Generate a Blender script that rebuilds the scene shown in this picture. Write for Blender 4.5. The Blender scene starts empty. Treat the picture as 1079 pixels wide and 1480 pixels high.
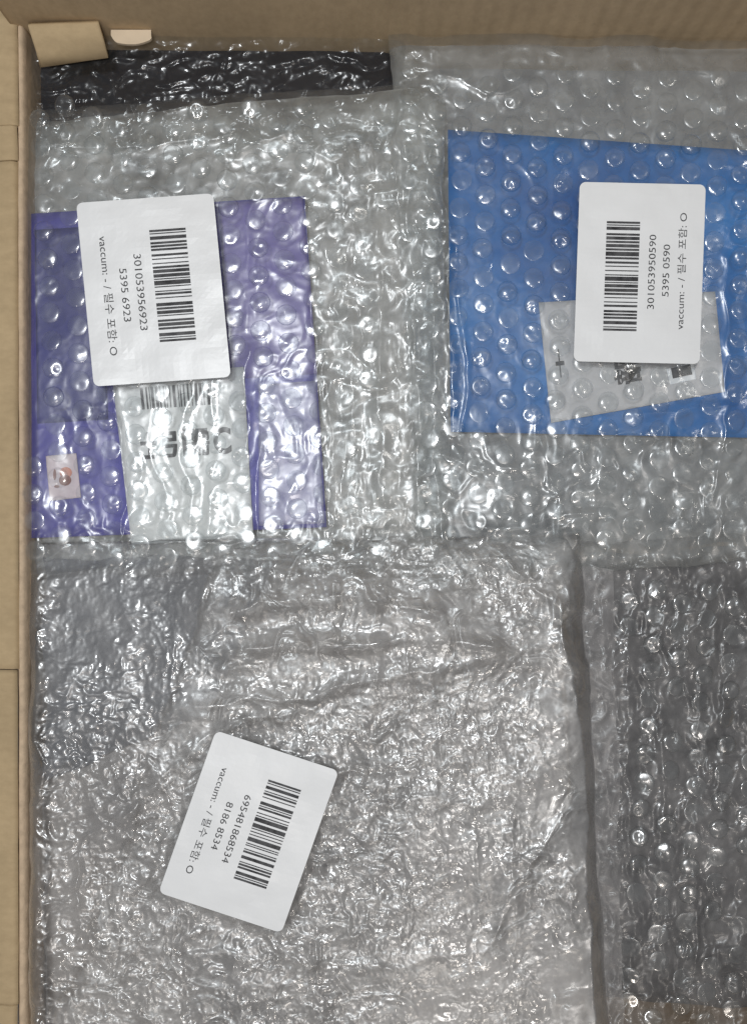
import bpy, bmesh, math
import numpy as np
from mathutils import Vector, Matrix

# ---------------------------------------------------------------- camera, world, lamps, exposure
K = 0.000264          # metres per photo pixel on the plane z = 0 (top of the parcels)
CAM_H = 0.36
scene = bpy.context.scene
cam_d = bpy.data.cameras.new("camera")
cam_d.sensor_fit = 'HORIZONTAL'
cam_d.angle = 2 * math.atan(539.5 * K / CAM_H)
cam_d.clip_start = 0.005
cam_d.clip_end = 50
cam = bpy.data.objects.new("camera", cam_d)
cam.location = (0, 0, CAM_H)
scene.collection.objects.link(cam)
scene.camera = cam

world = bpy.data.worlds.new("World")
scene.world = world
world.use_nodes = True
bg = world.node_tree.nodes["Background"]
bg.inputs[0].default_value = (0.93, 0.96, 1.0, 1)
bg.inputs[1].default_value = 0.125


def lamp(name, kind, loc, energy, color, size=0.1, size_y=None):
    d = bpy.data.lights.new(name, kind)
    d.energy = energy
    d.color = color
    if kind == 'AREA':
        d.shape = 'RECTANGLE'
        d.size = size
        d.size_y = size_y or size
    else:
        d.shadow_soft_size = size
    o = bpy.data.objects.new(name, d)
    o.location = loc
    o.rotation_euler = (Vector((0, 0, 0)) - Vector(loc)).to_track_quat('-Z', 'Y').to_euler()
    scene.collection.objects.link(o)
    return o


lamp("overhead_panel_lamp", 'AREA', (-0.11, 0.09, 0.85), 5.2, (0.95, 0.98, 1.0), 0.15, 0.09)  # main lamp behind the central glints, hung low for falloff
lamp("overhead_panel_lamp", 'AREA', (0.05, -0.36, 1.2), 3.7, (1.0, 0.94, 0.89), 0.22, 0.12)  # unseen second lamp, added for glints and warmth on the large parcel
lamp("added_point_lamp", 'POINT', (0.75, 0.35, 1.6), 4.5, (1.0, 0.95, 0.88), 0.03)  # unseen point lamp, added to make the film sparkle
lamp("added_point_lamp", 'POINT', (-0.75, -0.55, 1.7), 4, (1.0, 0.92, 0.84), 0.03)  # also added unseen, for sparkle and a warmer near side
lamp("added_point_lamp", 'POINT', (0.30, -1.15, 1.05), 9, (1.0, 0.91, 0.82), 0.05)  # unseen and set low, added to brighten the far wall

vs = scene.view_settings
vs.view_transform = 'Standard'
vs.look = 'None'
vs.exposure = -0.30
vs.gamma = 1.0
vs.use_curve_mapping = False
scene.render.engine = 'CYCLES'
scene.cycles.max_bounces = 7
scene.cycles.transparent_max_bounces = 32
scene.cycles.diffuse_bounces = 4
scene.cycles.glossy_bounces = 3
scene.cycles.sample_clamp_indirect = 4.0
scene.cycles.use_denoising = True

# ---------------------------------------------------------------- helpers
COL = scene.collection
MM = 0.001


def w(px, py, z):
    """photo-plane pixel coordinates and a height in mm -> metres"""
    s = K * (1 - z * MM / CAM_H)
    return ((px - 539.5) * s, (740.0 - py) * s, z * MM)


def link(o, parent=None):
    COL.objects.link(o)
    if parent is not None:
        o.parent = parent
    return o


def tag(o, label=None, cat=None, group=None, kind=None):
    for k_, v_ in (("label", label), ("category", cat), ("group", group), ("kind", kind)):
        if v_:
            o[k_] = v_
    return o


def empty(name, loc, label, cat, group=None):
    o = bpy.data.objects.new(name, None)
    o.empty_display_size = 0.01
    link(o)
    return tag(o, label, cat, group)


def mesh_obj(name, verts, faces, mat, parent=None, smooth=False):
    m = bpy.data.meshes.new(name)
    m.from_pydata([tuple(v) for v in verts], [], faces)
    m.update()
    if smooth:
        m.polygons.foreach_set("use_smooth", [True] * len(m.polygons))
    m.materials.append(mat)
    return link(bpy.data.objects.new(name, m), parent)


def grid_mesh(name, X, Y, Z, mat, parent=None):
    n, mm_ = X.shape
    co = np.stack([X, Y, Z], -1).reshape(-1, 3).astype(np.float32)
    idx = np.arange(n * mm_).reshape(n, mm_)
    q = np.stack([idx[:-1, :-1], idx[:-1, 1:], idx[1:, 1:], idx[1:, :-1]], -1).reshape(-1, 4)[:, ::-1]
    m = bpy.data.meshes.new(name)
    m.vertices.add(len(co))
    m.vertices.foreach_set("co", co.ravel())
    m.loops.add(q.size)
    m.loops.foreach_set("vertex_index", q.ravel().astype(np.int32))
    m.polygons.add(len(q))
    m.polygons.foreach_set("loop_start", np.arange(0, q.size, 4, dtype=np.int32))
    m.polygons.foreach_set("use_smooth", np.ones(len(q), dtype=bool))
    m.update(calc_edges=True)
    m.validate()
    m.materials.append(mat)
    return link(bpy.data.objects.new(name, m), parent)


_tabs = {}


def vnoise(x, y, seed=0):
    if seed not in _tabs:
        _tabs[seed] = np.random.RandomState(seed).rand(256, 256)
    t = _tabs[seed]
    xi = np.floor(x).astype(int)
    yi = np.floor(y).astype(int)
    fx = x - xi
    fy = y - yi
    fx = fx * fx * fx * (fx * (fx * 6 - 15) + 10)
    fy = fy * fy * fy * (fy * (fy * 6 - 15) + 10)
    a = t[xi % 256, yi % 256]
    b = t[(xi + 1) % 256, yi % 256]
    c = t[xi % 256, (yi + 1) % 256]
    d = t[(xi + 1) % 256, (yi + 1) % 256]
    return (a * (1 - fx) + b * fx) * (1 - fy) + (c * (1 - fx) + d * fx) * fy


def fbm(x, y, scale, seed, octv=3):
    r = 0
    amp = 1.0
    tot = 0
    for i in range(octv):
        r = r + amp * (vnoise(x / scale * 2 ** i + 17.3 * i, y / scale * 2 ** i + 5.1 * i, seed + i) - 0.5)
        tot += amp
        amp *= 0.5
    return r / tot * 2


def crumple(x, y, scale, seed, octv=3, stretch=(1, 1)):
    """ridged, warped noise: flat facets meeting in creases, about -1..1"""
    wx = x + fbm(x, y, scale * 1.3, seed + 50, 2) * scale * 0.6
    wy = y + fbm(x, y, scale * 1.3, seed + 60, 2) * scale * 0.6
    r = 0
    amp = 1.0
    tot = 0
    for i in range(octv):
        n = vnoise(wx / scale / stretch[0] * 2 ** i + 3.7 * i, wy / scale / stretch[1] * 2 ** i + 9.2 * i, seed + i)
        r = r + amp * (1 - np.abs(2 * n - 1) * 2)
        tot += amp
        amp *= 0.55
    return r / tot


def smooth(a, b, x):
    t = np.clip((x - a) / (b - a), 0, 1)
    return t * t * (3 - 2 * t)


def dist_poly(px, py, pts):
    d = np.full(px.shape, 1e9)
    for (x0, y0), (x1, y1) in zip(pts[:-1], pts[1:]):
        dx, dy = x1 - x0, y1 - y0
        t = np.clip(((px - x0) * dx + (py - y0) * dy) / (dx * dx + dy * dy), 0, 1)
        d = np.minimum(d, np.hypot(px - x0 - t * dx, py - y0 - t * dy))
    return d


def inside_quad(px, py, q, grow=0.0):
    """signed px distance inside a convex quad given clockwise in image coordinates"""
    d = np.full(np.shape(px), 1e9)
    for i in range(4):
        x0, y0 = q[i]
        x1, y1 = q[(i + 1) % 4]
        L = math.hypot(x1 - x0, y1 - y0)
        d = np.minimum(d, ((x1 - x0) * (py - y0) - (y1 - y0) * (px - x0)) / L)
    return d + grow


# ---------------------------------------------------------------- materials
def new_mat(name):
    m = bpy.data.materials.new(name)
    m.use_nodes = True
    nt = m.node_tree
    nt.nodes.clear()
    out = nt.nodes.new("ShaderNodeOutputMaterial")
    return m, nt, out


def N(nt, typ, **kw):
    n = nt.nodes.new(typ)
    for k_, v_ in kw.items():
        setattr(n, k_, v_)
    return n


def noise_node(nt, scale, detail=3, rough=0.55, coord=None, stretch=None):
    tc = N(nt, "ShaderNodeTexCoord")
    nz = N(nt, "ShaderNodeTexNoise")
    nz.inputs["Scale"].default_value = scale
    nz.inputs["Detail"].default_value = detail
    nz.inputs["Roughness"].default_value = rough
    src = tc.outputs["Object"]
    if stretch:
        mp = N(nt, "ShaderNodeMapping")
        mp.inputs["Scale"].default_value = stretch
        nt.links.new(src, mp.inputs[0])
        src = mp.outputs[0]
    nt.links.new(src, nz.inputs["Vector"])
    return nz


def ramp(nt, src, stops):
    r = N(nt, "ShaderNodeValToRGB")
    e = r.color_ramp.elements
    e[0].position, e[0].color = stops[0][0], stops[0][1]
    e[1].position, e[1].color = stops[1][0], stops[1][1]
    for p_, c_ in stops[2:]:
        x = e.new(p_)
        x.color = c_
    nt.links.new(src, r.inputs[0])
    return r


def film_mat(name, milk=0.15, rough=0.12, gloss=1.0, tint=(0.95, 0.965, 0.97), bump=(450, 0.0006, 0.35),
             milk_col=(0.80, 0.80, 0.79), patch=60, milk_var=0.5, calm=None, rough_var=0.0, attr=None, soft=0.6, wide=0.42):
    m, nt, out = new_mat(name)
    L = nt.links.new
    nz = noise_node(nt, bump[0], 1.2, 0.5)
    bp = N(nt, "ShaderNodeBump")
    bp.inputs["Strength"].default_value = bump[2]
    bp.inputs["Distance"].default_value = bump[1]
    L(nz.outputs[0], bp.inputs["Height"])
    if calm:      # the film is smooth in places and crinkled in others
        cn = noise_node(nt, calm, 2, 0.5)
        cr_ = N(nt, "ShaderNodeMapRange")
        cr_.inputs["From Min"].default_value = 0.38
        cr_.inputs["From Max"].default_value = 0.62
        cr_.inputs["To Min"].default_value = bump[2] * 0.25
        cr_.inputs["To Max"].default_value = bump[2]
        L(cn.outputs[0], cr_.inputs[0])
        src = cr_.outputs[0]
        if attr:
            at = N(nt, "ShaderNodeAttribute", attribute_name=attr)
            mu = N(nt, "ShaderNodeMath", operation='MULTIPLY')
            L(src, mu.inputs[0])
            L(at.outputs["Fac"], mu.inputs[1])
            src = mu.outputs[0]
        L(src, bp.inputs["Strength"])
    tr = N(nt, "ShaderNodeBsdfTransparent")
    tr.inputs[0].default_value = (*tint, 1)
    df = N(nt, "ShaderNodeBsdfDiffuse")
    df.inputs[0].default_value = (*milk_col, 1)
    L(bp.outputs[0], df.inputs["Normal"])
    tl = N(nt, "ShaderNodeBsdfTranslucent")
    tl.inputs[0].default_value = (*milk_col, 1)
    mk = N(nt, "ShaderNodeMixShader")
    mk.inputs[0].default_value = 0.35
    L(df.outputs[0], mk.inputs[1])
    L(tl.outputs[0], mk.inputs[2])
    pn = noise_node(nt, patch, 4, 0.6)
    mr = N(nt, "ShaderNodeMapRange")
    mr.inputs["From Min"].default_value = 0.3
    mr.inputs["From Max"].default_value = 0.7
    mr.inputs["To Min"].default_value = milk * (1 - milk_var)
    mr.inputs["To Max"].default_value = min(1, milk * (1 + milk_var))
    L(pn.outputs[0], mr.inputs[0])
    base = N(nt, "ShaderNodeMixShader")
    L(mr.outputs[0], base.inputs[0])
    L(tr.outputs[0], base.inputs[1])
    L(mk.outputs[0], base.inputs[2])
    gl = N(nt, "ShaderNodeBsdfGlossy")
    gl.inputs["Color"].default_value = (1, 1, 1, 1)
    gl.inputs["Roughness"].default_value = rough
    L(bp.outputs[0], gl.inputs["Normal"])
    if rough_var:
        rn = noise_node(nt, 90, 2, 0.5)
        rr = N(nt, "ShaderNodeMapRange")
        rr.inputs["From Min"].default_value = 0.35
        rr.inputs["From Max"].default_value = 0.65
        rr.inputs["To Min"].default_value = rough * (1 - rough_var)
        rr.inputs["To Max"].default_value = rough * (1 + rough_var)
        L(rn.outputs[0], rr.inputs[0])
        L(rr.outputs[0], gl.inputs["Roughness"])
    fr = N(nt, "ShaderNodeLayerWeight")
    fr.inputs["Blend"].default_value = 0.35
    L(bp.outputs[0], fr.inputs["Normal"])
    ml = N(nt, "ShaderNodeMath", operation='MULTIPLY_ADD')
    ml.use_clamp = True
    ml.inputs[1].default_value = 0.35 * gloss
    ml.inputs[2].default_value = 0.035 * gloss
    L(fr.outputs["Fresnel"], ml.inputs[0])
    g2 = N(nt, "ShaderNodeBsdfGlossy")
    g2.inputs["Color"].default_value = (1, 1, 1, 1)
    g2.inputs["Roughness"].default_value = wide
    L(bp.outputs[0], g2.inputs["Normal"])
    gm = N(nt, "ShaderNodeMixShader")
    gm.inputs[0].default_value = soft
    L(gl.outputs[0], gm.inputs[1])
    L(g2.outputs[0], gm.inputs[2])
    fin = N(nt, "ShaderNodeMixShader")
    L(ml.outputs[0], fin.inputs[0])
    L(base.outputs[0], fin.inputs[1])
    L(gm.outputs[0], fin.inputs[2])
    L(fin.outputs[0], out.inputs[0])
    return m


def solid_mat(name, col, rough=0.6, var=0.12, scale=120, bump=0.0, spec=0.4, col2=None, stretch=None):
    m, nt, out = new_mat(name)
    L = nt.links.new
    p = N(nt, "ShaderNodeBsdfPrincipled")
    p.inputs["Roughness"].default_value = rough
    p.inputs["Specular IOR Level"].default_value = spec
    nz = noise_node(nt, scale, 5, 0.6, stretch=stretch)
    c2 = col2 or tuple(min(1, c * (1 + var)) for c in col)
    c1 = tuple(c * (1 - var) for c in col)
    r = ramp(nt, nz.outputs[0], [(0.3, (*c1, 1)), (0.7, (*c2, 1))])
    L(r.outputs[0], p.inputs["Base Color"])
    if bump:
        b = N(nt, "ShaderNodeBump")
        b.inputs["Strength"].default_value = 0.5
        b.inputs["Distance"].default_value = bump
        L(nz.outputs[0], b.inputs["Height"])
        L(b.outputs[0], p.inputs["Normal"])
    L(p.outputs[0], out.inputs[0])
    return m


M = {}
def cardboard_mat(name, col, flute_axis):
    m, nt, out = new_mat(name)
    L = nt.links.new
    p = N(nt, "ShaderNodeBsdfPrincipled")
    p.inputs["Roughness"].default_value = 0.85
    p.inputs["Specular IOR Level"].default_value = 0.15
    big = noise_node(nt, 22, 4, 0.6)
    c = np.array(col)
    r = ramp(nt, big.outputs[0], [(0.3, (*(c * 0.86), 1)), (0.7, (*(c * 1.1), 1))])
    fib = noise_node(nt, 420, 3, 0.7, stretch=(1, 0.6, 0.6) if flute_axis == 'x' else (0.6, 1, 0.6))
    fr = ramp(nt, fib.outputs[0], [(0.35, (0.78, 0.76, 0.74, 1)), (0.65, (1.12, 1.12, 1.12, 1))])
    mx = N(nt, "ShaderNodeMixRGB", blend_type='MULTIPLY')
    mx.inputs[0].default_value = 0.3
    L(r.outputs[0], mx.inputs[1])
    L(fr.outputs[0], mx.inputs[2])
    sc = noise_node(nt, 75, 6, 0.75)
    sr = ramp(nt, sc.outputs[0], [(0.62, (0, 0, 0, 1)), (0.72, (1, 1, 1, 1))])
    m2 = N(nt, "ShaderNodeMixRGB", blend_type='MIX')
    sm = N(nt, "ShaderNodeMath", operation='MULTIPLY')
    sm.inputs[1].default_value = 0.45
    L(sr.outputs[0], sm.inputs[0])
    L(sm.outputs[0], m2.inputs[0])
    L(mx.outputs[0], m2.inputs[1])
    m2.inputs[2].default_value = (*(c * 0.66), 1)
    L(m2.outputs[0], p.inputs["Base Color"])
    tc = N(nt, "ShaderNodeTexCoord")
    wv = N(nt, "ShaderNodeTexWave", bands_direction='X' if flute_axis == 'x' else 'Y')
    wv.inputs["Scale"].default_value = 48
    wv.inputs["Distortion"].default_value = 0.6
    L(tc.outputs["Object"], wv.inputs["Vector"])
    ad = N(nt, "ShaderNodeMath", operation='ADD')
    L(wv.outputs["Fac"], ad.inputs[0])
    L(big.outputs[0], ad.inputs[1])
    b = N(nt, "ShaderNodeBump")
    b.inputs["Strength"].default_value = 0.5
    b.inputs["Distance"].default_value = 0.0006
    L(ad.outputs[0], b.inputs["Height"])
    L(b.outputs[0], p.inputs["Normal"])
    L(p.outputs[0], out.inputs[0])
    return m


M['board'] = cardboard_mat("cardboard", (0.50, 0.375, 0.235), 'x')
M['board_y'] = cardboard_mat("cardboard_flap", (0.43, 0.325, 0.195), 'y')
M['board_light'] = solid_mat("cardboard_cut_edge", (0.50, 0.385, 0.27), 0.9, 0.16, 300, 0.0005, 0.1)
M['board_pale'] = solid_mat("cardboard_pale_face", (0.60, 0.49, 0.36), 0.85, 0.08, 90, 0.0003, 0.1)
M['paper'] = solid_mat("sticker_paper", (0.73, 0.74, 0.75), 0.38, 0.025, 60, 0.0006, 0.5)
M['ink'] = solid_mat("black_ink", (0.025, 0.025, 0.028), 0.6, 0.3, 260, 0, 0.2, col2=(0.11, 0.11, 0.115))
M['ink_grey'] = solid_mat("worn_grey_ink", (0.07, 0.07, 0.075), 0.7, 0.5, 300, 0, 0.2)
M['slip'] = solid_mat("slip_paper", (0.62, 0.63, 0.62), 0.7, 0.06, 70, 0.0002, 0.2)
M['slip_grey'] = solid_mat("grey_slip_paper", (0.50, 0.49, 0.49), 0.7, 0.06, 70, 0.0002, 0.2)
M['purple'] = solid_mat("purple_cover", (0.066, 0.060, 0.31), 0.45, 0.2, 25, 0, 0.3)
M['navy'] = solid_mat("navy_cover_panel", (0.035, 0.038, 0.18), 0.45, 0.2, 25, 0, 0.3)
M['violet'] = solid_mat("violet_cover_panel", (0.125, 0.10, 0.31), 0.45, 0.15, 25, 0, 0.3)
M['blue'] = solid_mat("blue_cover", (0.002, 0.088, 0.33), 0.4, 0.18, 14, 0, 0.3, col2=(0.003, 0.18, 0.50))
M['pages'] = solid_mat("page_edges", (0.55, 0.54, 0.52), 0.8, 0.1, 400)
M['red'] = solid_mat("orange_red_print", (0.50, 0.16, 0.09), 0.6, 0.2, 400)
M['brown_print'] = solid_mat("brown_print", (0.22, 0.07, 0.05), 0.6, 0.2, 400)
M['pale_pink'] = solid_mat("pale_sticker", (0.60, 0.50, 0.52), 0.6, 0.08, 300)
M['grey_pack'] = solid_mat("pale_grey_pouch", (0.40, 0.38, 0.365), 0.6, 0.18, 22, 0.0004)
M['slate_pack'] = solid_mat("slate_pouch", (0.115, 0.12, 0.135), 0.6, 0.25, 18, 0.0004)
M['mottled_pack'] = solid_mat("mottled_grey_pouch", (0.13, 0.13, 0.14), 0.6, 0.2, 11, 0.0004, col2=(0.42, 0.39, 0.37))
M['dark_pack'] = solid_mat("charcoal_pouch", (0.055, 0.052, 0.055), 0.5, 0.35, 25, 0.0004)
M['black_pack'] = solid_mat("black_pouch", (0.011, 0.010, 0.013), 0.7, 0.3, 25, 0.0004, 0.15)

M['film'] = film_mat("clear_bubble_film", 0.075, 0.21, 1.1, bump=(260, 0.0006, 0.14), rough_var=0.5, soft=0.5, wide=0.38)
M['bubble'] = film_mat("bubble_dome_film", 0.045, 0.20, 1.5, bump=(260, 0.0005, 0.12), patch=150, rough_var=0.5, soft=0.3, wide=0.32)
M['back'] = film_mat("layered_inner_film", 0.54, 0.23, 1.2, bump=(260, 0.0009, 0.35), milk_col=(0.77, 0.755, 0.72), calm=35, rough_var=0.4, soft=0.5)
M['back_b'] = film_mat("thin_inner_film", 0.32, 0.24, 0.8, bump=(260, 0.0009, 0.3), milk_col=(0.72, 0.71, 0.685), calm=35)
M['film_c'] = film_mat("crumpled_bubble_film", 0.155, 0.22, 2.6, bump=(370, 0.0015, 0.62), milk_col=(0.83, 0.80, 0.785), calm=26, rough_var=0.5, attr='crinkle', soft=0.56, wide=0.45)
M['back_c'] = film_mat("crumpled_inner_film", 0.30, 0.26, 2.0, bump=(330, 0.0015, 0.6), milk_col=(0.83, 0.785, 0.76), calm=30, rough_var=0.4, attr='crinkle', soft=0.6, wide=0.45)
M['film_d'] = film_mat("thin_bubble_film", 0.14, 0.22, 0.9, bump=(240, 0.0010, 0.35), milk_col=(0.7, 0.68, 0.67), calm=40, rough_var=0.4, soft=0.5, wide=0.4, milk_var=0.8)
M['film_e'] = film_mat("clear_folded_film", 0.02, 0.15, 0.55, bump=(240, 0.0010, 0.25), calm=40, rough_var=0.4, soft=0.4, wide=0.35)
M['strip'] = film_mat("folded_film_edge", 0.28, 0.30, 0.6, bump=(150, 0.0008, 0.3), milk_col=(0.46, 0.44, 0.44))

# ---------------------------------------------------------------- cardboard box
box = empty("cardboard_box", (0, 0, 0), "open brown cardboard box holding the bubble-wrapped parcels", "box")


def slab(name, pts, z0, z1, mat, parent):
    """prism: outline in photo px, z in mm"""
    n = len(pts)
    v = [w(x, y, 0)[:2] + (z0 * MM,) for x, y in pts] + [w(x, y, 0)[:2] + (z1 * MM,) for x, y in pts]
    f = [list(range(n))[::-1], list(range(n, 2 * n))] + [[i, (i + 1) % n, n + (i + 1) % n, n + i] for i in range(n)]
    o = mesh_obj(name, v, f, mat, parent)
    bm = bmesh.new()
    bm.from_mesh(o.data)
    bmesh.ops.recalc_face_normals(bm, faces=bm.faces)
    bm.to_mesh(o.data)
    bm.free()
    return o


FLOOR = -95
slab("box_floor", [(20, 40), (1290, 40), (1290, 1700), (20, 1700)], FLOOR - 4, FLOOR, M['board'], box)


def board_sheet(name, rows, thick, mat, parent, nx=60, wob=0.0, seed=1, skip=None):
    """a bent board: rows are cross-section points (px-based x,y and z mm) given at both ends; swept between them"""
    A = np.array([r[0] for r in rows], float)
    B = np.array([r[1] for r in rows], float)
    t = np.linspace(0, 1, nx)[:, None, None]
    P = A[None] * (1 - t) + B[None] * t
    P = P.reshape(nx, len(rows), 3)
    nzv = fbm(P[..., 0] + P[..., 1], P[..., 2] * 7, 60, seed, 3)
    P[..., 2] += nzv * wob
    X = (P[..., 0] - 539.5) * K
    Y = (740 - P[..., 1]) * K
    o = grid_mesh(name, X, Y, P[..., 2] * MM, mat, parent)
    md = o.modifiers.new("thickness", 'SOLIDIFY')
    md.thickness = thick * MM
    md.offset = 0
    return o


# far wall: stands up behind the parcels (true x,y on the plan, z in mm)
def zpx(py, z):   # plan row that shows at picture row py when at height z
    return 740 - (740 - py) / (1) * (1 - z * MM / CAM_H)


board_sheet("end_wall", [((20, 28, FLOOR), (1290, 39, FLOOR)), ((20, 33, -10), (1290, 46, -10)), ((20, 34, 10), (1290, 48, 10)),
                         ((20, 29, 60), (1290, 43, 60)), ((20, 25, 95), (1290, 39, 95))], 4, M['board'], box, nx=240, wob=0.5, seed=3)
board_sheet("far_side_wall", [((1292, 45, FLOOR), (1292, 1700, FLOOR)), ((1292, 45, 8), (1292, 1700, 8))], 4, M['board'], box)
board_sheet("near_end_wall", [((20, 1702, FLOOR), (1290, 1702, FLOOR)), ((20, 1702, 8), (1290, 1702, 8))], 4, M['board'], box)
# left wall with its rolled top edge
SW = [((34, 40, FLOOR), (36, 1700, FLOOR)), ((34, 40, -12), (37, 1700, -12)), ((33.5, 40, -1), (37, 1700, -1)),
      ((32.5, 40, 0.8), (36, 1700, 0.8)), ((29, 40, 2.0), (31.5, 1700, 2.0))]
board_sheet("side_wall", SW, 2.0, M['board_light'], box, nx=300, wob=0.45, seed=8)
# left flap folded outwards, creased into panels
cuts = [18, 186, 236, 966, 1447, 1700]
for i, (a, b) in enumerate(zip(cuts[:-1], cuts[1:])):
    a2, b2 = a + 0.8, b - 0.8
    lift = [0.0, 0.5, -0.2, 0.25, -0.1][i]
    board_sheet("flap_panel", [((27.5, a2, 1.4 + lift), (29.5, b2, 1.4 + lift * .5)), ((20, a2, 2.2 + lift), (21, b2, 2.2)),
                               ((-60, a2, -1), (-60, b2, -1)), ((-230, a2, -12), (-230, b2, -12))], 2.6, M['board_y'], box, nx=80, wob=0.5, seed=20 + i)
# folded corner tab lying on the far-left corner and the pale torn half round beside it
tab = board_sheet("inner_flap", [((54, 90, -3.5), (153, 75, -3.5)), ((53, 72, 0.5), (152, 62, 0.5)), ((52, 50, 8), (151, 47, 8))], 2.2, M['board_y'], box, nx=30, wob=0.3, seed=31)
hp = []
for i in range(15):
    a = math.pi * i / 14
    hp.append((190 + 29 * math.cos(a) + 1.5 * math.sin(5 * a), 52 + 13 * math.sin(a) ** 0.8))
slab("torn_tab", [(219, 44)] + hp + [(161, 44)], -0.5, 0.8, M['board_pale'], box)

# ---------------------------------------------------------------- stickers
ST = {
    'a': dict(o=(110, 293), S=(25.5, 265.5), T=(198, -14), z=6.2, lift=(1, 0), num="301053956923", num2="5395 6923"),
    'b': dict(o=(1010.5, 526), S=(9, -259.5), T=(-182, -4), z=6.0, lift=(0, 0), num="301053950590", num2="5395 0590"),
    'c': dict(o=(312, 1056), S=(-83, 234.5), T=(177.5, 58.5), z=11.0, lift=(0, 1), num="695481868534", num2="8186 8534"),
}


def st_quad(s):
    o, S, T = s['o'], s['S'], s['T']
    q = [o, (o[0] + T[0], o[1] + T[1]), (o[0] + S[0] + T[0], o[1] + S[1] + T[1]), (o[0] + S[0], o[1] + S[1])]
    ar = sum(q[i][0] * q[(i + 1) % 4][1] - q[(i + 1) % 4][0] * q[i][1] for i in range(4))
    return q if ar > 0 else q[::-1]


# ---------------------------------------------------------------- parcel films
def quad_grid(quad, step):
    (x0, y0), (x1, y1), (x2, y2), (x3, y3) = quad
    W = max(math.hypot(x1 - x0, y1 - y0), math.hypot(x2 - x3, y2 - y3))
    H = max(math.hypot(x3 - x0, y3 - y0), math.hypot(x2 - x1, y2 - y1))
    u, v = np.meshgrid(np.linspace(0, 1, int(W / step) + 2), np.linspace(0, 1, int(H / step) + 2))
    px = (x0 * (1 - u) + x1 * u) * (1 - v) + (x3 * (1 - u) + x2 * u) * v
    py = (y0 * (1 - u) + y1 * u) * (1 - v) + (y3 * (1 - u) + y2 * u) * v
    return px, py, u * W, v * H, W, H


def edge_drop(U, V, W, H, R, D=(1, 1, 1, 1)):
    """R = radii in px, D = depth, each (left, top, right, bottom)"""
    z = 0
    for t, r, d in ((U, R[0], D[0]), (V, R[1], D[1]), (W - U, R[2], D[2]), (H - V, R[3], D[3])):
        k_ = np.clip(1 - t / r, 0, 1)
        z = z + d * (1 - np.sqrt(1 - k_ * k_))
    return z


def make_film(name, quad, step, zf, mat, parent, wob=4, seed=0, attr=None):
    px, py, U, V, W, H = quad_grid(quad, step)
    # wavy rim
    wx = fbm(px, py, 70, seed + 300, 3) * wob
    wy = fbm(px, py, 70, seed + 310, 3) * wob
    z = zf(px, py, U, V, W, H)
    s = K * (1 - z * MM / CAM_H)
    X = (px + wx - 539.5) * s
    Y = (740 - py - wy) * s
    o = grid_mesh(name, X, Y, z * MM, mat, parent)
    if attr is not None:
        a = o.data.attributes.new("crinkle", 'FLOAT', 'POINT')
        a.data.foreach_set("value", attr(px, py).astype(np.float32).ravel())
    return o


def crinkle_c(px, py):
    """how crinkled the big parcel's film is: taut at its left shoulder and along its right side"""
    jx = px + fbm(px, py, 90, 281, 2) * 60
    jy = py + fbm(px, py, 90, 283, 2) * 60
    k_ = 1 - 0.45 * smooth(380, 250, jx) * smooth(1110, 1000, jy)
    k_ = k_ * (1 - 0.7 * smooth(770, 830, jx)) * (1 - 0.45 * smooth(1330, 1400, jy) * smooth(420, 560, jx))
    k_ = k_ * (1 - 0.6 * np.exp(-((jy - 905) / 16) ** 2) * smooth(300, 360, px) * smooth(760, 690, px))
    return k_


RIDGE_A = [([(548, 330), (552, 520), (550, 720)], 9, 2.2), ([(585, 200), (600, 420), (606, 760)], 7, 2.0),
           ([(500, 380), (512, 560), (505, 740)], 6, 1.3), ([(470, 520), (478, 640), (476, 760)], 4, 1.3),
           ([(357, 505), (356, 560), (350, 660)], 7, 1.6), ([(372, 640), (368, 780), (372, 880)], 4, 1.2),
           ([(60, 150), (240, 165), (420, 130)], 10, 2.0), ([(40, 205), (200, 212), (330, 195)], 6, 1.4),
           ([(160, 560), (180, 690), (178, 790)], 4, 1.4), ([(180, 786), (380, 782)], 4, 1.2), ([(440, 285), (462, 560), (482, 760)], 4, 1.0),
           ([(350, 215), (420, 190), (480, 230)], 12, 1.6)]
RIDGE_B = [([(622, 210), (628, 420), (624, 640), (640, 780)], 5, 1.8), ([(643, 200), (650, 420), (654, 630)], 5, 1.6),
           ([(668, 420), (672, 560), (668, 630)], 4, 1.3), ([(1050, 380), (1052, 560), (1040, 720)], 8, 1.5),
           ([(930, 596), (1045, 590)], 5, 1.3), ([(640, 660), (720, 690), (770, 680)], 7, 1.5), ([(700, 760), (850, 745), (1000, 760)], 10, 1.5),
           ([(640, 105), (700, 130), (760, 125)], 6, 1.2), ([(560, 120), (600, 150), (645, 190)], 8, 1.5)]
RIDGE_C = [([(330, 888), (420, 862), (520, 866), (620, 885)], 30, 8.0), ([(330, 945), (500, 932), (640, 928), (720, 938)], 20, 6.0),
           ([(280, 1024), (420, 1008), (520, 985), (700, 955)], 17, 4.2), ([(480, 1090), (560, 1150), (700, 1165)], 14, 1.2),
           ([(690, 1390), (740, 1310), (810, 1180)], 9, 1.2), ([(720, 1340), (745, 1270), (740, 1190)], 8, 0.8),
           ([(110, 1250), (116, 1310)], 4, 2.6), ([(330, 1385), (500, 1400), (700, 1380)], 14, 1.5), ([(180, 1180), (300, 1060), (420, 1030)], 12, 2.6),
           ([(812, 880), (850, 1180), (860, 1480)], 10, 1.9), ([(640, 800), (730, 810), (800, 870)], 10, 2.6)]
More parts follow.
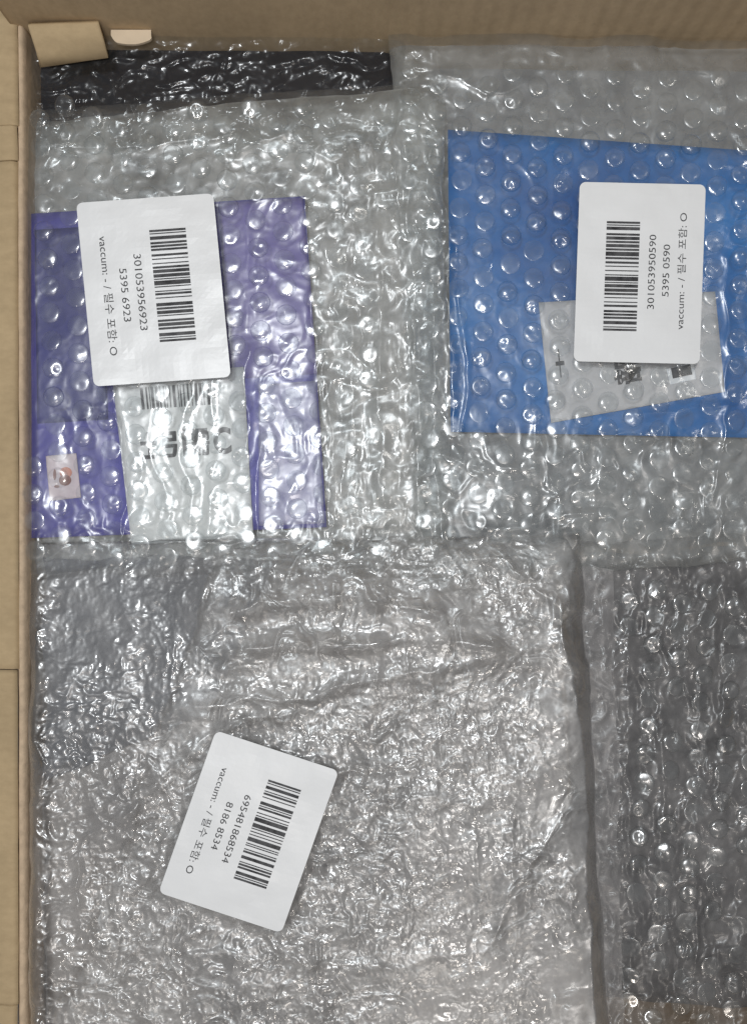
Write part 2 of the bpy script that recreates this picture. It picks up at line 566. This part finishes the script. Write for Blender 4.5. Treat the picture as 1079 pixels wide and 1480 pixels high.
RIDGE_D = [([(905, 900), (908, 1150), (915, 1400)], 6, 0.8), ([(960, 1050), (958, 1200), (945, 1330)], 5, 0.7), ([(1010, 960), (1005, 1200), (1008, 1400)], 5, 0.7),
           ([(1045, 940), (1065, 985), (1040, 1030)], 6, 0.8)]


def ridges(px, py, lst, seed):
    z = 0
    jx = fbm(px, py, 45, seed, 2) * 7
    jy = fbm(px, py, 45, seed + 5, 2) * 7
    for pts, wd, amp in lst:
        d = dist_poly(px + jx, py + jy, pts)
        z = z + amp * np.exp(-d / wd) * (0.7 + 0.6 * vnoise(px / 30, py / 30, seed + 9))
    return z


def za_top(px, py):
    return 2.6 + fbm(px, py, 220, 11, 2) * 1.6 + crumple(px, py, 62, 21, 2, (0.8, 1.3)) * 0.5 + ridges(px, py, RIDGE_A, 41) \
        + crumple(px, py, 20, 23, 2) * 0.10 + crumple(px, py, 24, 25, 2) * 0.55 * smooth(700, 780, py) \
        + crumple(px, py, 22, 27, 3, (0.8, 2.2)) * 0.9 * smooth(440, 490, px + 0 * py)


def za(px, py, U, V, W, H):
    return za_top(px, py) - edge_drop(U, V, W, H, (10, 40, 70, 60), (5, 8, 8, 10))


def zb_top(px, py):
    return 2.4 + fbm(px, py, 220, 111, 2) * 1.5 + crumple(px, py, 70, 121, 2, (0.8, 1.3)) * 0.4 + ridges(px, py, RIDGE_B, 141) \
        + crumple(px, py, 20, 123, 2) * 0.07 + crumple(px, py, 26, 127, 3) * 0.7 * smooth(660, 630, px) + crumple(px, py, 40, 129, 2) * 0.9 * smooth(620, 660, py)


def zb(px, py, U, V, W, H):
    return zb_top(px, py) - edge_drop(U, V, W, H, (60, 14, 20, 75), (3.5, 3, 10, 9))


QC = st_quad(ST['c'])


def zc_top(px, py):
    cr = crumple(px, py, 34, 221, 3) * 1.15 + crumple(px, py, 14, 223, 2, (1.25, 0.8)) * 0.62 + crumple(px, py, 9, 224, 1) * 0.15
    calm = smooth(-0.35, 0.25, fbm(px, py, 130, 231, 2))
    cr = cr * (0.1 + 0.9 * crinkle_c(px, py)) * (0.4 + 0.7 * calm)
    cr = cr * (1 - 0.5 * np.exp(-((py - 950 + (px - 450) * 0.12) / 62) ** 2) * smooth(250, 330, px) * smooth(790, 700, px))
    z = 6.6 + fbm(px, py, 240, 211, 2) * 2.2 + cr + ridges(px, py, RIDGE_C, 241) + fbm(px, py, 90, 213, 2) * 1.8 * (0.4 + 0.6 * crinkle_c(px, py))
    z = z - 7.5 * smooth(430, 60, px) * smooth(1120, 860, py)
    mk = smooth(-14, 10, inside_quad(px, py, QC))
    zs = ST['c']['z'] - 0.9 + cr * 0.12
    return z * (1 - mk) + np.minimum(z, zs) * mk * 0.2 + zs * mk * 0.8


def zc(px, py, U, V, W, H):
    return zc_top(px, py) - edge_drop(U, V, W, H, (12, 120, 50, 20), (6, 5.5, 10, 10))


def zd_top(px, py):
    return -5.5 + fbm(px, py, 200, 311, 2) * 2 + crumple(px, py, 55, 321, 2, (0.9, 1.2)) * 1.1 + crumple(px, py, 22, 323, 3) * 0.9 + ridges(px, py, RIDGE_D, 341)


def zd(px, py, U, V, W, H):
    return zd_top(px, py) - 14 * edge_drop(U, V, W, H, (30, 40, 20, 20))


def ze(px, py, U, V, W, H):
    return -5 + fbm(px, py, 160, 411, 2) * 1.2 + crumple(px, py, 44, 421, 3, (1.6, 0.8)) * 1.3 + crumple(px, py, 16, 423, 2) * 0.4 - 5 * edge_drop(U, V, W, H, (12, 12, 30, 20)) - 7 * smooth(150, 260, py)


def back_of(base, amp, seed, drop, R):
    def f(px, py, U, V, W, H):
        return base + crumple(px, py, 46, seed, 3, (1.1, 0.9)) * amp + fbm(px, py, 150, seed + 3, 2) * amp + drop * edge_drop(U, V, W, H, R)
    return f


QA = [(40, 158), (640, 118), (650, 835), (42, 832)]
QB = [(560, 46), (1150, 58), (1150, 806), (604, 862)]
QCq = [(44, 782), (838, 768), (884, 1560), (43, 1560)]
QD = [(815, 770), (1150, 760), (1150, 1560), (838, 1560)]
QE = [(40, 46), (585, 44), (585, 330), (40, 330)]

pa = empty("bubble_wrap_parcel", (0, 0, 0), "bubble-wrapped parcel with the purple booklet, its barcode sticker beside the left box wall", "parcel")
pb = empty("bubble_wrap_parcel", (0, 0, 0), "bubble-wrapped parcel with the blue folder, its barcode sticker reading upward", "parcel")
pc = empty("bubble_wrap_parcel", (0, 0, 0), "large crumpled bubble-wrap parcel with the slanted barcode sticker", "parcel")
pd = empty("bubble_wrap_parcel", (0, 0, 0), "dark bubble-wrapped parcel without a sticker at the lower right", "parcel")
pe = empty("bubble_wrap_parcel", (0, 0, 0), "dark wrapped parcel peeking out along the far cardboard wall", "parcel")

fa = make_film("bubble_wrap", QA, 2.3, za, M['film'], pa, 5, 1)
make_film("wrap_back", [(44, 176), (640, 124), (650, 835), (44, 832)], 4, back_of(-9.5, 1.6, 61, -3, (14, 50, 60, 40)), M['back'], pa, 5, 1)
fb = make_film("bubble_wrap", QB, 2.3, zb, M['film'], pb, 9, 2)
make_film("wrap_back", QB, 4, back_of(-9.0, 1.4, 161, -6, (40, 30, 20, 60)), M['back_b'], pb, 9, 2)
fc = make_film("bubble_wrap", QCq, 1.9, zc, M['film_c'], pc, 6, 3, crinkle_c)
make_film("inner_wrap", [(318, 792), (832, 780), (878, 1560), (48, 1560)], 3.2, (lambda f: lambda px, py, U, V, W, H: f(px, py, U, V, W, H) - 4.2 * smooth(430, 60, px) * smooth(1120, 860, py))(back_of(0.5, 1.6, 261, -5, (25, 130, 45, 20))), M['back_c'], pc, 26, 3, crinkle_c)
fd = make_film("bubble_wrap", QD, 2.3, zd, M['film_d'], pd, 4, 4)
fe = make_film("bubble_wrap", QE, 2.3, ze, M['film_e'], pe, 3, 5)
# loose lengthwise wrap edge along the right side of the big parcel
flap_q = [(806, 800), (884, 822), (904, 1560), (850, 1560)]
make_film("wrap_flap", flap_q, 3, lambda px, py, U, V, W, H: -1.5 + crumple(px, py, 30, 271, 2) * 0.9 + fbm(px, py, 90, 273, 2) * 1.2, M['strip'], pc, 9, 6)

# ---------------------------------------------------------------- bubbles
def dome(seed):
    rs = np.random.RandomState(seed)
    rings, seg = 6, 18
    R, hgt = 15.2 * K, rs.uniform(2.2, 3.1) * MM
    dents = [(rs.uniform(0, 6.28), rs.uniform(0.2, 0.8), rs.uniform(0.25, 0.5), rs.uniform(0.15, 0.5)) for _ in range(rs.randint(1, 4))]
    v = []
    for i in range(rings + 1):
        r = math.sin(math.pi / 2 * i / rings)
        c = math.cos(math.pi / 2 * i / rings) ** 0.75 if i < rings else 0
        for j in range(seg if i else 1):
            a = 2 * math.pi * j / seg
            x, y = r * math.cos(a), r * math.sin(a)
            z = c
            for (da, dr, dw, dd) in dents:
                d2 = (x - dr * math.cos(da)) ** 2 + (y - dr * math.sin(da)) ** 2
                z -= dd * math.exp(-d2 / dw ** 2) * c
            v.append((x * R, y * R, z * hgt - (0.25 * MM if i == rings else 0)))
    f = []
    for j in range(seg):
        f.append((0, 1 + j, 1 + (j + 1) % seg))
    for i in range(1, rings):
        o0 = 1 + (i - 1) * seg
        o1 = o0 + seg
        for j in range(seg):
            f.append((o0 + j, o1 + j, o1 + (j + 1) % seg, o0 + (j + 1) % seg))
    m = bpy.data.meshes.new("bubble")
    m.from_pydata(v, [], f)
    m.polygons.foreach_set("use_smooth", [True] * len(m.polygons))
    m.materials.append(M['bubble'])
    return m


DOMES = [dome(900 + i) for i in range(14)]


def place_bubbles(parent, ztop, region, tilt, sx, sy, stickers, seed, flat):
    rs = np.random.RandomState(seed)
    x0, y0, x1, y1 = region
    ca, sa = math.cos(tilt), math.sin(tilt)
    cx, cy = (x0 + x1) / 2, (y0 + y1) / 2
    n = 0
    for i in range(-25, 26):
        for j in range(-25, 26):
            gx, gy = i * sx, (j + 0.5 * (i % 2)) * sy
            px = cx + gx * ca - gy * sa + rs.normal(0, 1.0)
            py = cy + gx * sa + gy * ca + rs.normal(0, 1.0)
            hs = rs.uniform(0.5, 1.0) * (0.3 if rs.rand() < 0.06 else 1)
            pick = rs.randint(len(DOMES))
            spin = rs.uniform(0, 6.28)
            if not (x0 < px < x1 and y0 < py < y1):
                continue
            if any(inside_quad(np.array(px), np.array(py), q) > 12 for q in stickers):
                continue
            for q in stickers:
                if inside_quad(np.array(px), np.array(py), q) > -20:
                    hs *= 0.6
            hs *= flat(px, py)
            if hs < 0.06:
                continue
            e = 8.0
            P = np.array([[px, px + e, px - e, px, px], [py, py, py, py + e, py - e]])
            z = ztop(P[0], P[1])
            zz = float(z.mean())
            nx = -(z[1] - z[2]) / (2 * e * K / MM)
            ny = (z[3] - z[4]) / (2 * e * K / MM)
            nrm = Vector((float(nx), float(ny), 1)).normalized()
            o = bpy.data.objects.new("bubble", DOMES[pick])
            o.rotation_mode = 'QUATERNION'
            rot = Vector((0, 0, 1)).rotation_difference(nrm) @ Matrix.Rotation(spin, 3, 'Z').to_quaternion()
            o.rotation_quaternion = rot
            o.location = w(px, py, zz + 0.1)
            o.scale = (1, 1, hs)
            link(o, parent)
            n += 1
    return n


sqa, sqb = st_quad(ST['a']), st_quad(ST['b'])


def flat_a(px, py):
    return float(0.4 + 0.6 * vnoise(np.array(px / 70.), np.array(py / 70.), 77)) * (0.55 if px > 470 else 1) * (0.5 if py > 740 else 1)


def flat_b(px, py):
    return float(0.5 + 0.5 * vnoise(np.array(px / 80.), np.array(py / 80.), 78)) * (0.55 if py > 650 else 1) * (0.6 if px < 625 or py < 180 else 1)


na = place_bubbles(fa, za_top, (44, 150, 560, 812), math.radians(-3), 38, 40, [sqa], 5, flat_a)
nb = place_bubbles(fb, zb_top, (590, 95, 1100, 790), math.radians(1.5), 37, 39.5, [sqb], 6, flat_b)
nd = place_bubbles(fd, zd_top, (905, 850, 1100, 1500), math.radians(4), 38, 40, [], 7, lambda x, y: float(1.5 * vnoise(np.array(x / 28.), np.array(y / 28.), 79)) - 0.25)
print("bubbles", na, nb, nd)

# ---------------------------------------------------------------- things inside the wraps
def flat_thing(name, quad, z0, z1, mat, parent, r=4, bend=0.0, seed=0, n=24):
    """thin slab on a photo-plane quad with gentle bend; returns mesh object"""
    (x0, y0), (x1, y1), (x2, y2), (x3, y3) = quad
    u, v = np.meshgrid(np.linspace(0, 1, n), np.linspace(0, 1, n))
    px = (x0 * (1 - u) + x1 * u) * (1 - v) + (x3 * (1 - u) + x2 * u) * v
    py = (y0 * (1 - u) + y1 * u) * (1 - v) + (y3 * (1 - u) + y2 * u) * v
    z = z1 + fbm(px, py, 160, seed, 2) * bend
    s = K * (1 - z * MM / CAM_H)
    o = grid_mesh(name, (px - 539.5) * s, (740 - py) * s, z * MM, mat, parent)
    md = o.modifiers.new("thickness", 'SOLIDIFY')
    md.thickness = (z1 - z0) * MM
    md.offset = -1
    return o


# purple booklet
bk = empty("purple_booklet", (0, 0, 0), "flat purple and navy booklet inside the bubble wrap by the left wall", "booklet")
flat_thing("pages", [(42, 312), (437, 288), (468, 758), (42, 773)], -8.2, -5.6, M['pages'], bk)
flat_thing("cover", [(37, 309), (440, 283), (472, 762), (38, 778)], -5.5, -5.0, M['purple'], bk, bend=0.2, seed=5)
flat_thing("cover_panel", [(50, 332), (146, 326), (156, 606), (54, 612)], -4.72, -4.6, M['navy'], bk, bend=0)
flat_thing("cover_panel", [(318, 293), (437, 286), (458, 540), (330, 548)], -4.72, -4.6, M['violet'], bk, bend=0)
flat_thing("cover_panel", [(374, 556), (456, 550), (469, 756), (374, 760)], -4.72, -4.6, solid_mat("lavender_print_and_glare", (0.10, 0.095, 0.30), 0.45, 0.1, 130, 0, 0.3, col2=(0.40, 0.39, 0.54)), bk, bend=0)  # pale print, its lightness also carries the glare over this corner
em = flat_thing("emblem_sticker", [(66, 659), (110, 655), (117, 719), (72, 724)], -4.6, -4.4, M['pale_pink'], bk)


def disc(name, cx, cy, rx, ry, z, mat, parent, n=20):
    v = [w(cx + rx * math.cos(2 * math.pi * i / n), cy + ry * math.sin(2 * math.pi * i / n), z) for i in range(n)]
    return mesh_obj(name, v, [list(range(n))[::-1]], mat, parent)


disc("round_print", 95, 683, 9, 8, -4.25, M['red'], em)
disc("round_print", 94, 694, 9, 8, -4.20, M['brown_print'], em)
disc("ink_mark", 79, 686, 2.2, 8, -4.25, M['brown_print'], em)
disc("ink_mark", 82, 703, 4, 2, -4.25, M['brown_print'], em)

# blue folder
bf = empty("blue_folder", (0, 0, 0), "bright blue flat folder inside the bubble wrap at the upper right", "folder")
flat_thing("pages", [(652, 192), (1146, 228), (1146, 628), (656, 618)], -7.8, -5.4, M['pages'], bf)
flat_thing("cover", [(647, 187), (1150, 222), (1150, 634), (651, 624)], -5.3, -4.8, M['blue'], bf, bend=0.2, seed=9)


# text -----------------------------------------------------------------
def text_mesh(body, bold=0.0):
    cu = bpy.data.curves.new("text", 'FONT')
    cu.body = body
    cu.size = 1.0
    cu.offset = bold
    cu.resolution_u = 3
    o = bpy.data.objects.new("text", cu)
    COL.objects.link(o)
    bpy.context.view_layer.update()
    dg = bpy.context.evaluated_depsgraph_get()
    me = bpy.data.meshes.new_from_object(o.evaluated_get(dg))
    v = np.empty(len(me.vertices) * 3)
    me.vertices.foreach_get("co", v)
    v = v.reshape(-1, 3)[:, :2]
    f = [tuple(p.vertices) for p in me.polygons]
    bpy.data.objects.remove(o)
    bpy.data.curves.remove(cu)
    return v, f


def place_text(name, body, mapf, s0, s1, t0, t1, mat, parent, bold=0.0):
    v, f = text_mesh(body, bold)
    mn, mx = v.min(0), v.max(0)
    s = s0 + (v[:, 0] - mn[0]) / (mx[0] - mn[0]) * (s1 - s0)
    t = t0 + (v[:, 1] - mn[1]) / (mx[1] - mn[1]) * (t1 - t0)
    return mesh_obj(name, [mapf(a, b, 0.09) for a, b in zip(s, t)], f, mat, parent)


C128 = """212222 222122 222221 121223 121322 131222 122213 122312 132212 221213 221312 231212 112232 122132 122231 113222 123122 123221 223211 221132 221231 213212 223112 312131 311222 321122 321221 312212 322112 322211 212123 212321 232121 111323 131123 131321 112313 132113 132311 211313 231113 231311 112133 112331 132131 113123 113321 133121 313121 211331 231131 213113 213311 213131 311123 311321 331121 312113 312311 332111 314111 221411 431111 111224 111422 121124 121421 141122 141221 112214 112412 122114 122411 142112 142211 241211 221114 413111 241112 134111 111242 121142 121241 114212 124112 124211 411212 421112 421211 212141 214121 412121 111143 111341 131141 114113 114311 411113 411311 113141 114131 311141 411131 211412 211214 211232 2331112""".split()


def code128(num):
    vals = [105] + [int(num[i:i + 2]) for i in range(0, len(num), 2)]
    vals.append((vals[0] + sum(i * v for i, v in enumerate(vals) if i)) % 103)
    vals.append(106)
    bars = []
    x = 0
    for v in vals:
        for i, ch in enumerate(C128[v]):
            if i % 2 == 0:
                bars.append((x, x + int(ch)))
            x += int(ch)
    return [(a / x, b / x) for a, b in bars]


def bars_mesh(name, bars, mapf, s0, s1, t0, t1, mat, parent, n=6):
    v, f = [], []
    for a, b in bars:
        for i in range(n + 1):
            t = t0 + (t1 - t0) * i / n
            v.append(mapf(s0 + (s1 - s0) * a, t, 0.09))
            v.append(mapf(s0 + (s1 - s0) * b, t, 0.09))
        k0 = len(v) - 2 * (n + 1)
        for i in range(n):
            q = k0 + 2 * i
            f.append((q, q + 1, q + 3, q + 2))
    return mesh_obj(name, v, f, mat, parent)


def sticker(s, parent, seed, label):
    o, S, T = s['o'], s['S'], s['T']
    LS, LT = math.hypot(*S), math.hypot(*T)

    def mp(a, b, up=0.0):
        px = o[0] + S[0] * a + T[0] * b
        py = o[1] + S[1] * a + T[1] * b
        z = s['z'] + float(fbm(np.array(px), np.array(py), 150, seed, 2)) * 0.5 + up
        z += float(fbm(np.array(px), np.array(py), 40, seed + 4, 2)) * 0.34
        ca_, cb_ = s['lift']
        z += 1.3 * math.exp(-((a - ca_) ** 2 + ((b - cb_) * .75) ** 2) / 0.035)
        return w(px, py, z)
    # rounded rectangle, cut into a grid so that it can bend
    r = 9.0
    pts = []
    for (cx, cy, a0) in ((LS - r, LT - r, 0), (r, LT - r, 90), (r, r, 180), (LS - r, r, 270)):
        for i in range(7):
            a = math.radians(a0 + 15 * i)
            pts.append((cx + r * math.cos(a), cy + r * math.sin(a)))
    bm = bmesh.new()
    bm.faces.new([bm.verts.new((x, y, 0)) for x, y in pts])
    for i in range(1, 30):
        bmesh.ops.bisect_plane(bm, geom=bm.verts[:] + bm.edges[:] + bm.faces[:], plane_co=(LS * i / 30, 0, 0), plane_no=(1, 0, 0))
    for i in range(1, 22):
        bmesh.ops.bisect_plane(bm, geom=bm.verts[:] + bm.edges[:] + bm.faces[:], plane_co=(0, LT * i / 22, 0), plane_no=(0, 1, 0))
    for v in bm.verts:
        v.co = mp(v.co.x / LS, v.co.y / LT)
    bmesh.ops.recalc_face_normals(bm, faces=bm.faces)
    if sum(f.normal.z for f in bm.faces) < 0:
        bmesh.ops.reverse_faces(bm, faces=bm.faces)
    me = bpy.data.meshes.new("barcode_sticker")
    bm.to_mesh(me)
    bm.free()
    me.materials.append(M['paper'])
    ob = link(bpy.data.objects.new("barcode_sticker", me), parent)
    ob["label"] = label
    md = ob.modifiers.new("thickness", 'SOLIDIFY')
    md.thickness = 0.14 * MM
    md.offset = -1
    bars_mesh("barcode", code128(s['num']), mp, .175, .785, .51, .775, M['ink'], ob)
    place_text("printed_number", s['num'], mp, .30, .715, .378, .432, M['ink'], ob)
    place_text("printed_number", s['num2'], mp, .372, .662, .265, .318, M['ink'], ob)
    place_text("printed_text", "vaccum: - / \ud544\uc218 \ud3ec\ud568: O", mp, .19, .84, .135, .205, M['ink'], ob)
    return ob


sticker(ST['a'], pa, 71, "white barcode sticker with number 301053956923")
sticker(ST['b'], pb, 72, "white barcode sticker with number 301053950590")
sticker(ST['c'], pc, 73, "white barcode sticker with number 695481868534")


# paper slips ----------------------------------------------------------
def quad_map(quad, z):
    (x0, y0), (x1, y1), (x2, y2), (x3, y3) = quad

    def f(u, v, up=0.0):
        px = (x0 * (1 - u) + x1 * u) * (1 - v) + (x3 * (1 - u) + x2 * u) * v
        py = (y0 * (1 - u) + y1 * u) * (1 - v) + (y3 * (1 - u) + y2 * u) * v
        return w(px, py, z + up)
    return f


q1 = [(162, 545), (352, 530), (366, 778), (190, 787)]
s1 = flat_thing("paper_slip", q1, -4.0, -3.85, M['slip'], None)
tag(s1, "white paper slip with dark characters under the wrap below the left sticker", "paper slip")
m1 = quad_map(q1, -3.8)
rs = np.random.RandomState(4)
bb, x = [], 0.0
while x < 0.97:
    bw = rs.choice([.012, .02, .035])
    bb.append((x, x + bw))
    x += bw + rs.choice([.012, .02, .03])
bars_mesh("barcode", bb, m1, .20, .82, .075, .205, M['ink_grey'], s1)


def flip(mf, up_z=0):
    return lambda u, v, up=0.0: mf(u, 1 - v, up)


for ch, (u0, u1) in (("\u58eb", (.16, .29)), ("\u5f15", (.32, .52)), ("\u9700", (.56, .70)), ("C", (.73, .87))):
    place_text("printed_character", ch, flip(m1), u0, u1, .50, .66, M['ink'], s1, 0.03)

q2 = [(778, 437), (1033, 421), (1047, 566), (796, 611)]
s2 = flat_thing("paper_slip", q2, -4.0, -3.85, M['slip_grey'], None)
tag(s2, "grey paper slip under the wrap on the blue folder", "paper slip")
m2 = quad_map(q2, -3.8)


def rot90(mf):   # text running up the slip
    return lambda a, b, up=0.0: mf(1 - b, 1 - a, up)


place_text("printed_character", "\u5341", rot90(m2), .36, .60, .89, .94, M['ink'], s2, 0.03)
place_text("printed_character", "\u90e8", rot90(m2), .22, .46, .46, .62, M['ink'], s2, 0.03)
place_text("printed_character", "\u5546", rot90(m2), .50, .74, .46, .62, M['ink'], s2, 0.03)
pr = flat_thing("printed_stamp", [(962, 533), (1002, 523), (1006, 548), (968, 556)], -3.7, -3.6, M['paper'], s2)
flat_thing("stamp_block", [(969, 532), (997, 526), (1000, 541), (972, 547)], -3.5, -3.45, M['ink_grey'], pr)

# dull contents of the other parcels
def bag(name, quad, z0, z1, R, mat, label, cat, seed):
    root = empty(name, (0, 0, 0), label, cat)
    make_film("front_side", quad, 5, lambda px, py, U, V, W, H: z1 + fbm(px, py, 120, seed, 3) * 1.0 - (z1 - z0) * 0.5 * edge_drop(U, V, W, H, R), mat, root, 12, seed)
    make_film("back_side", quad, 8, lambda px, py, U, V, W, H: z0 + (z1 - z0) * 0.5 * edge_drop(U, V, W, H, R) - 0.2, mat, root, 12, seed)
    return root


bag("grey_pouch", [(62, 800), (800, 790), (850, 1545), (62, 1545)], -24, -12, (40, 60, 30, 20), M['mottled_pack'],
    "mottled grey pouch inside the large crumpled parcel", "pouch", 501)
bag("slate_pouch", [(64, 806), (400, 806), (300, 1040), (64, 1130)], -10, -7.4, (20, 20, 60, 60), M['slate_pack'],
    "slate blue pouch showing dimly at the upper left of the large crumpled parcel", "pouch", 561)
bag("charcoal_pouch", [(815, 800), (1140, 790), (1140, 1462), (830, 1436)], -26, -13, (40, 40, 20, 90), M['dark_pack'],
    "charcoal pouch inside the dark parcel at the lower right", "pouch", 521)
bag("black_pouch", [(42, 54), (575, 50), (575, 330), (42, 330)], -40, -16, (12, 12, 20, 20), M['black_pack'],
    "black pouch inside the wrapped parcel along the far cardboard wall", "pouch", 531)
bag("grey_pouch", [(48, 340), (600, 340), (600, 790), (48, 790)], -50, -30, (20, 20, 20, 20), M['grey_pack'],
    "pale grey pouch lying beneath the purple booklet parcel", "pouch", 541)
bag("slate_pouch", [(610, 80), (1140, 80), (1140, 790), (610, 790)], -50, -30, (20, 20, 20, 20), M['slate_pack'],
    "slate grey pouch lying beneath the blue folder parcel", "pouch", 551)
kp = flat_thing("shaded_floor_sheet", [(830, 1380), (1150, 1370), (1150, 1600), (830, 1600)], -40, -39, solid_mat("shaded_floor_brown", (0.11, 0.075, 0.045), 0.8, 0.2, 60), None, bend=2, seed=15)  # sheet added above the floor; its dark brown is the floor's shade
tag(kp, "added dark sheet standing for the shaded cardboard floor under the lower right corner", "paper")
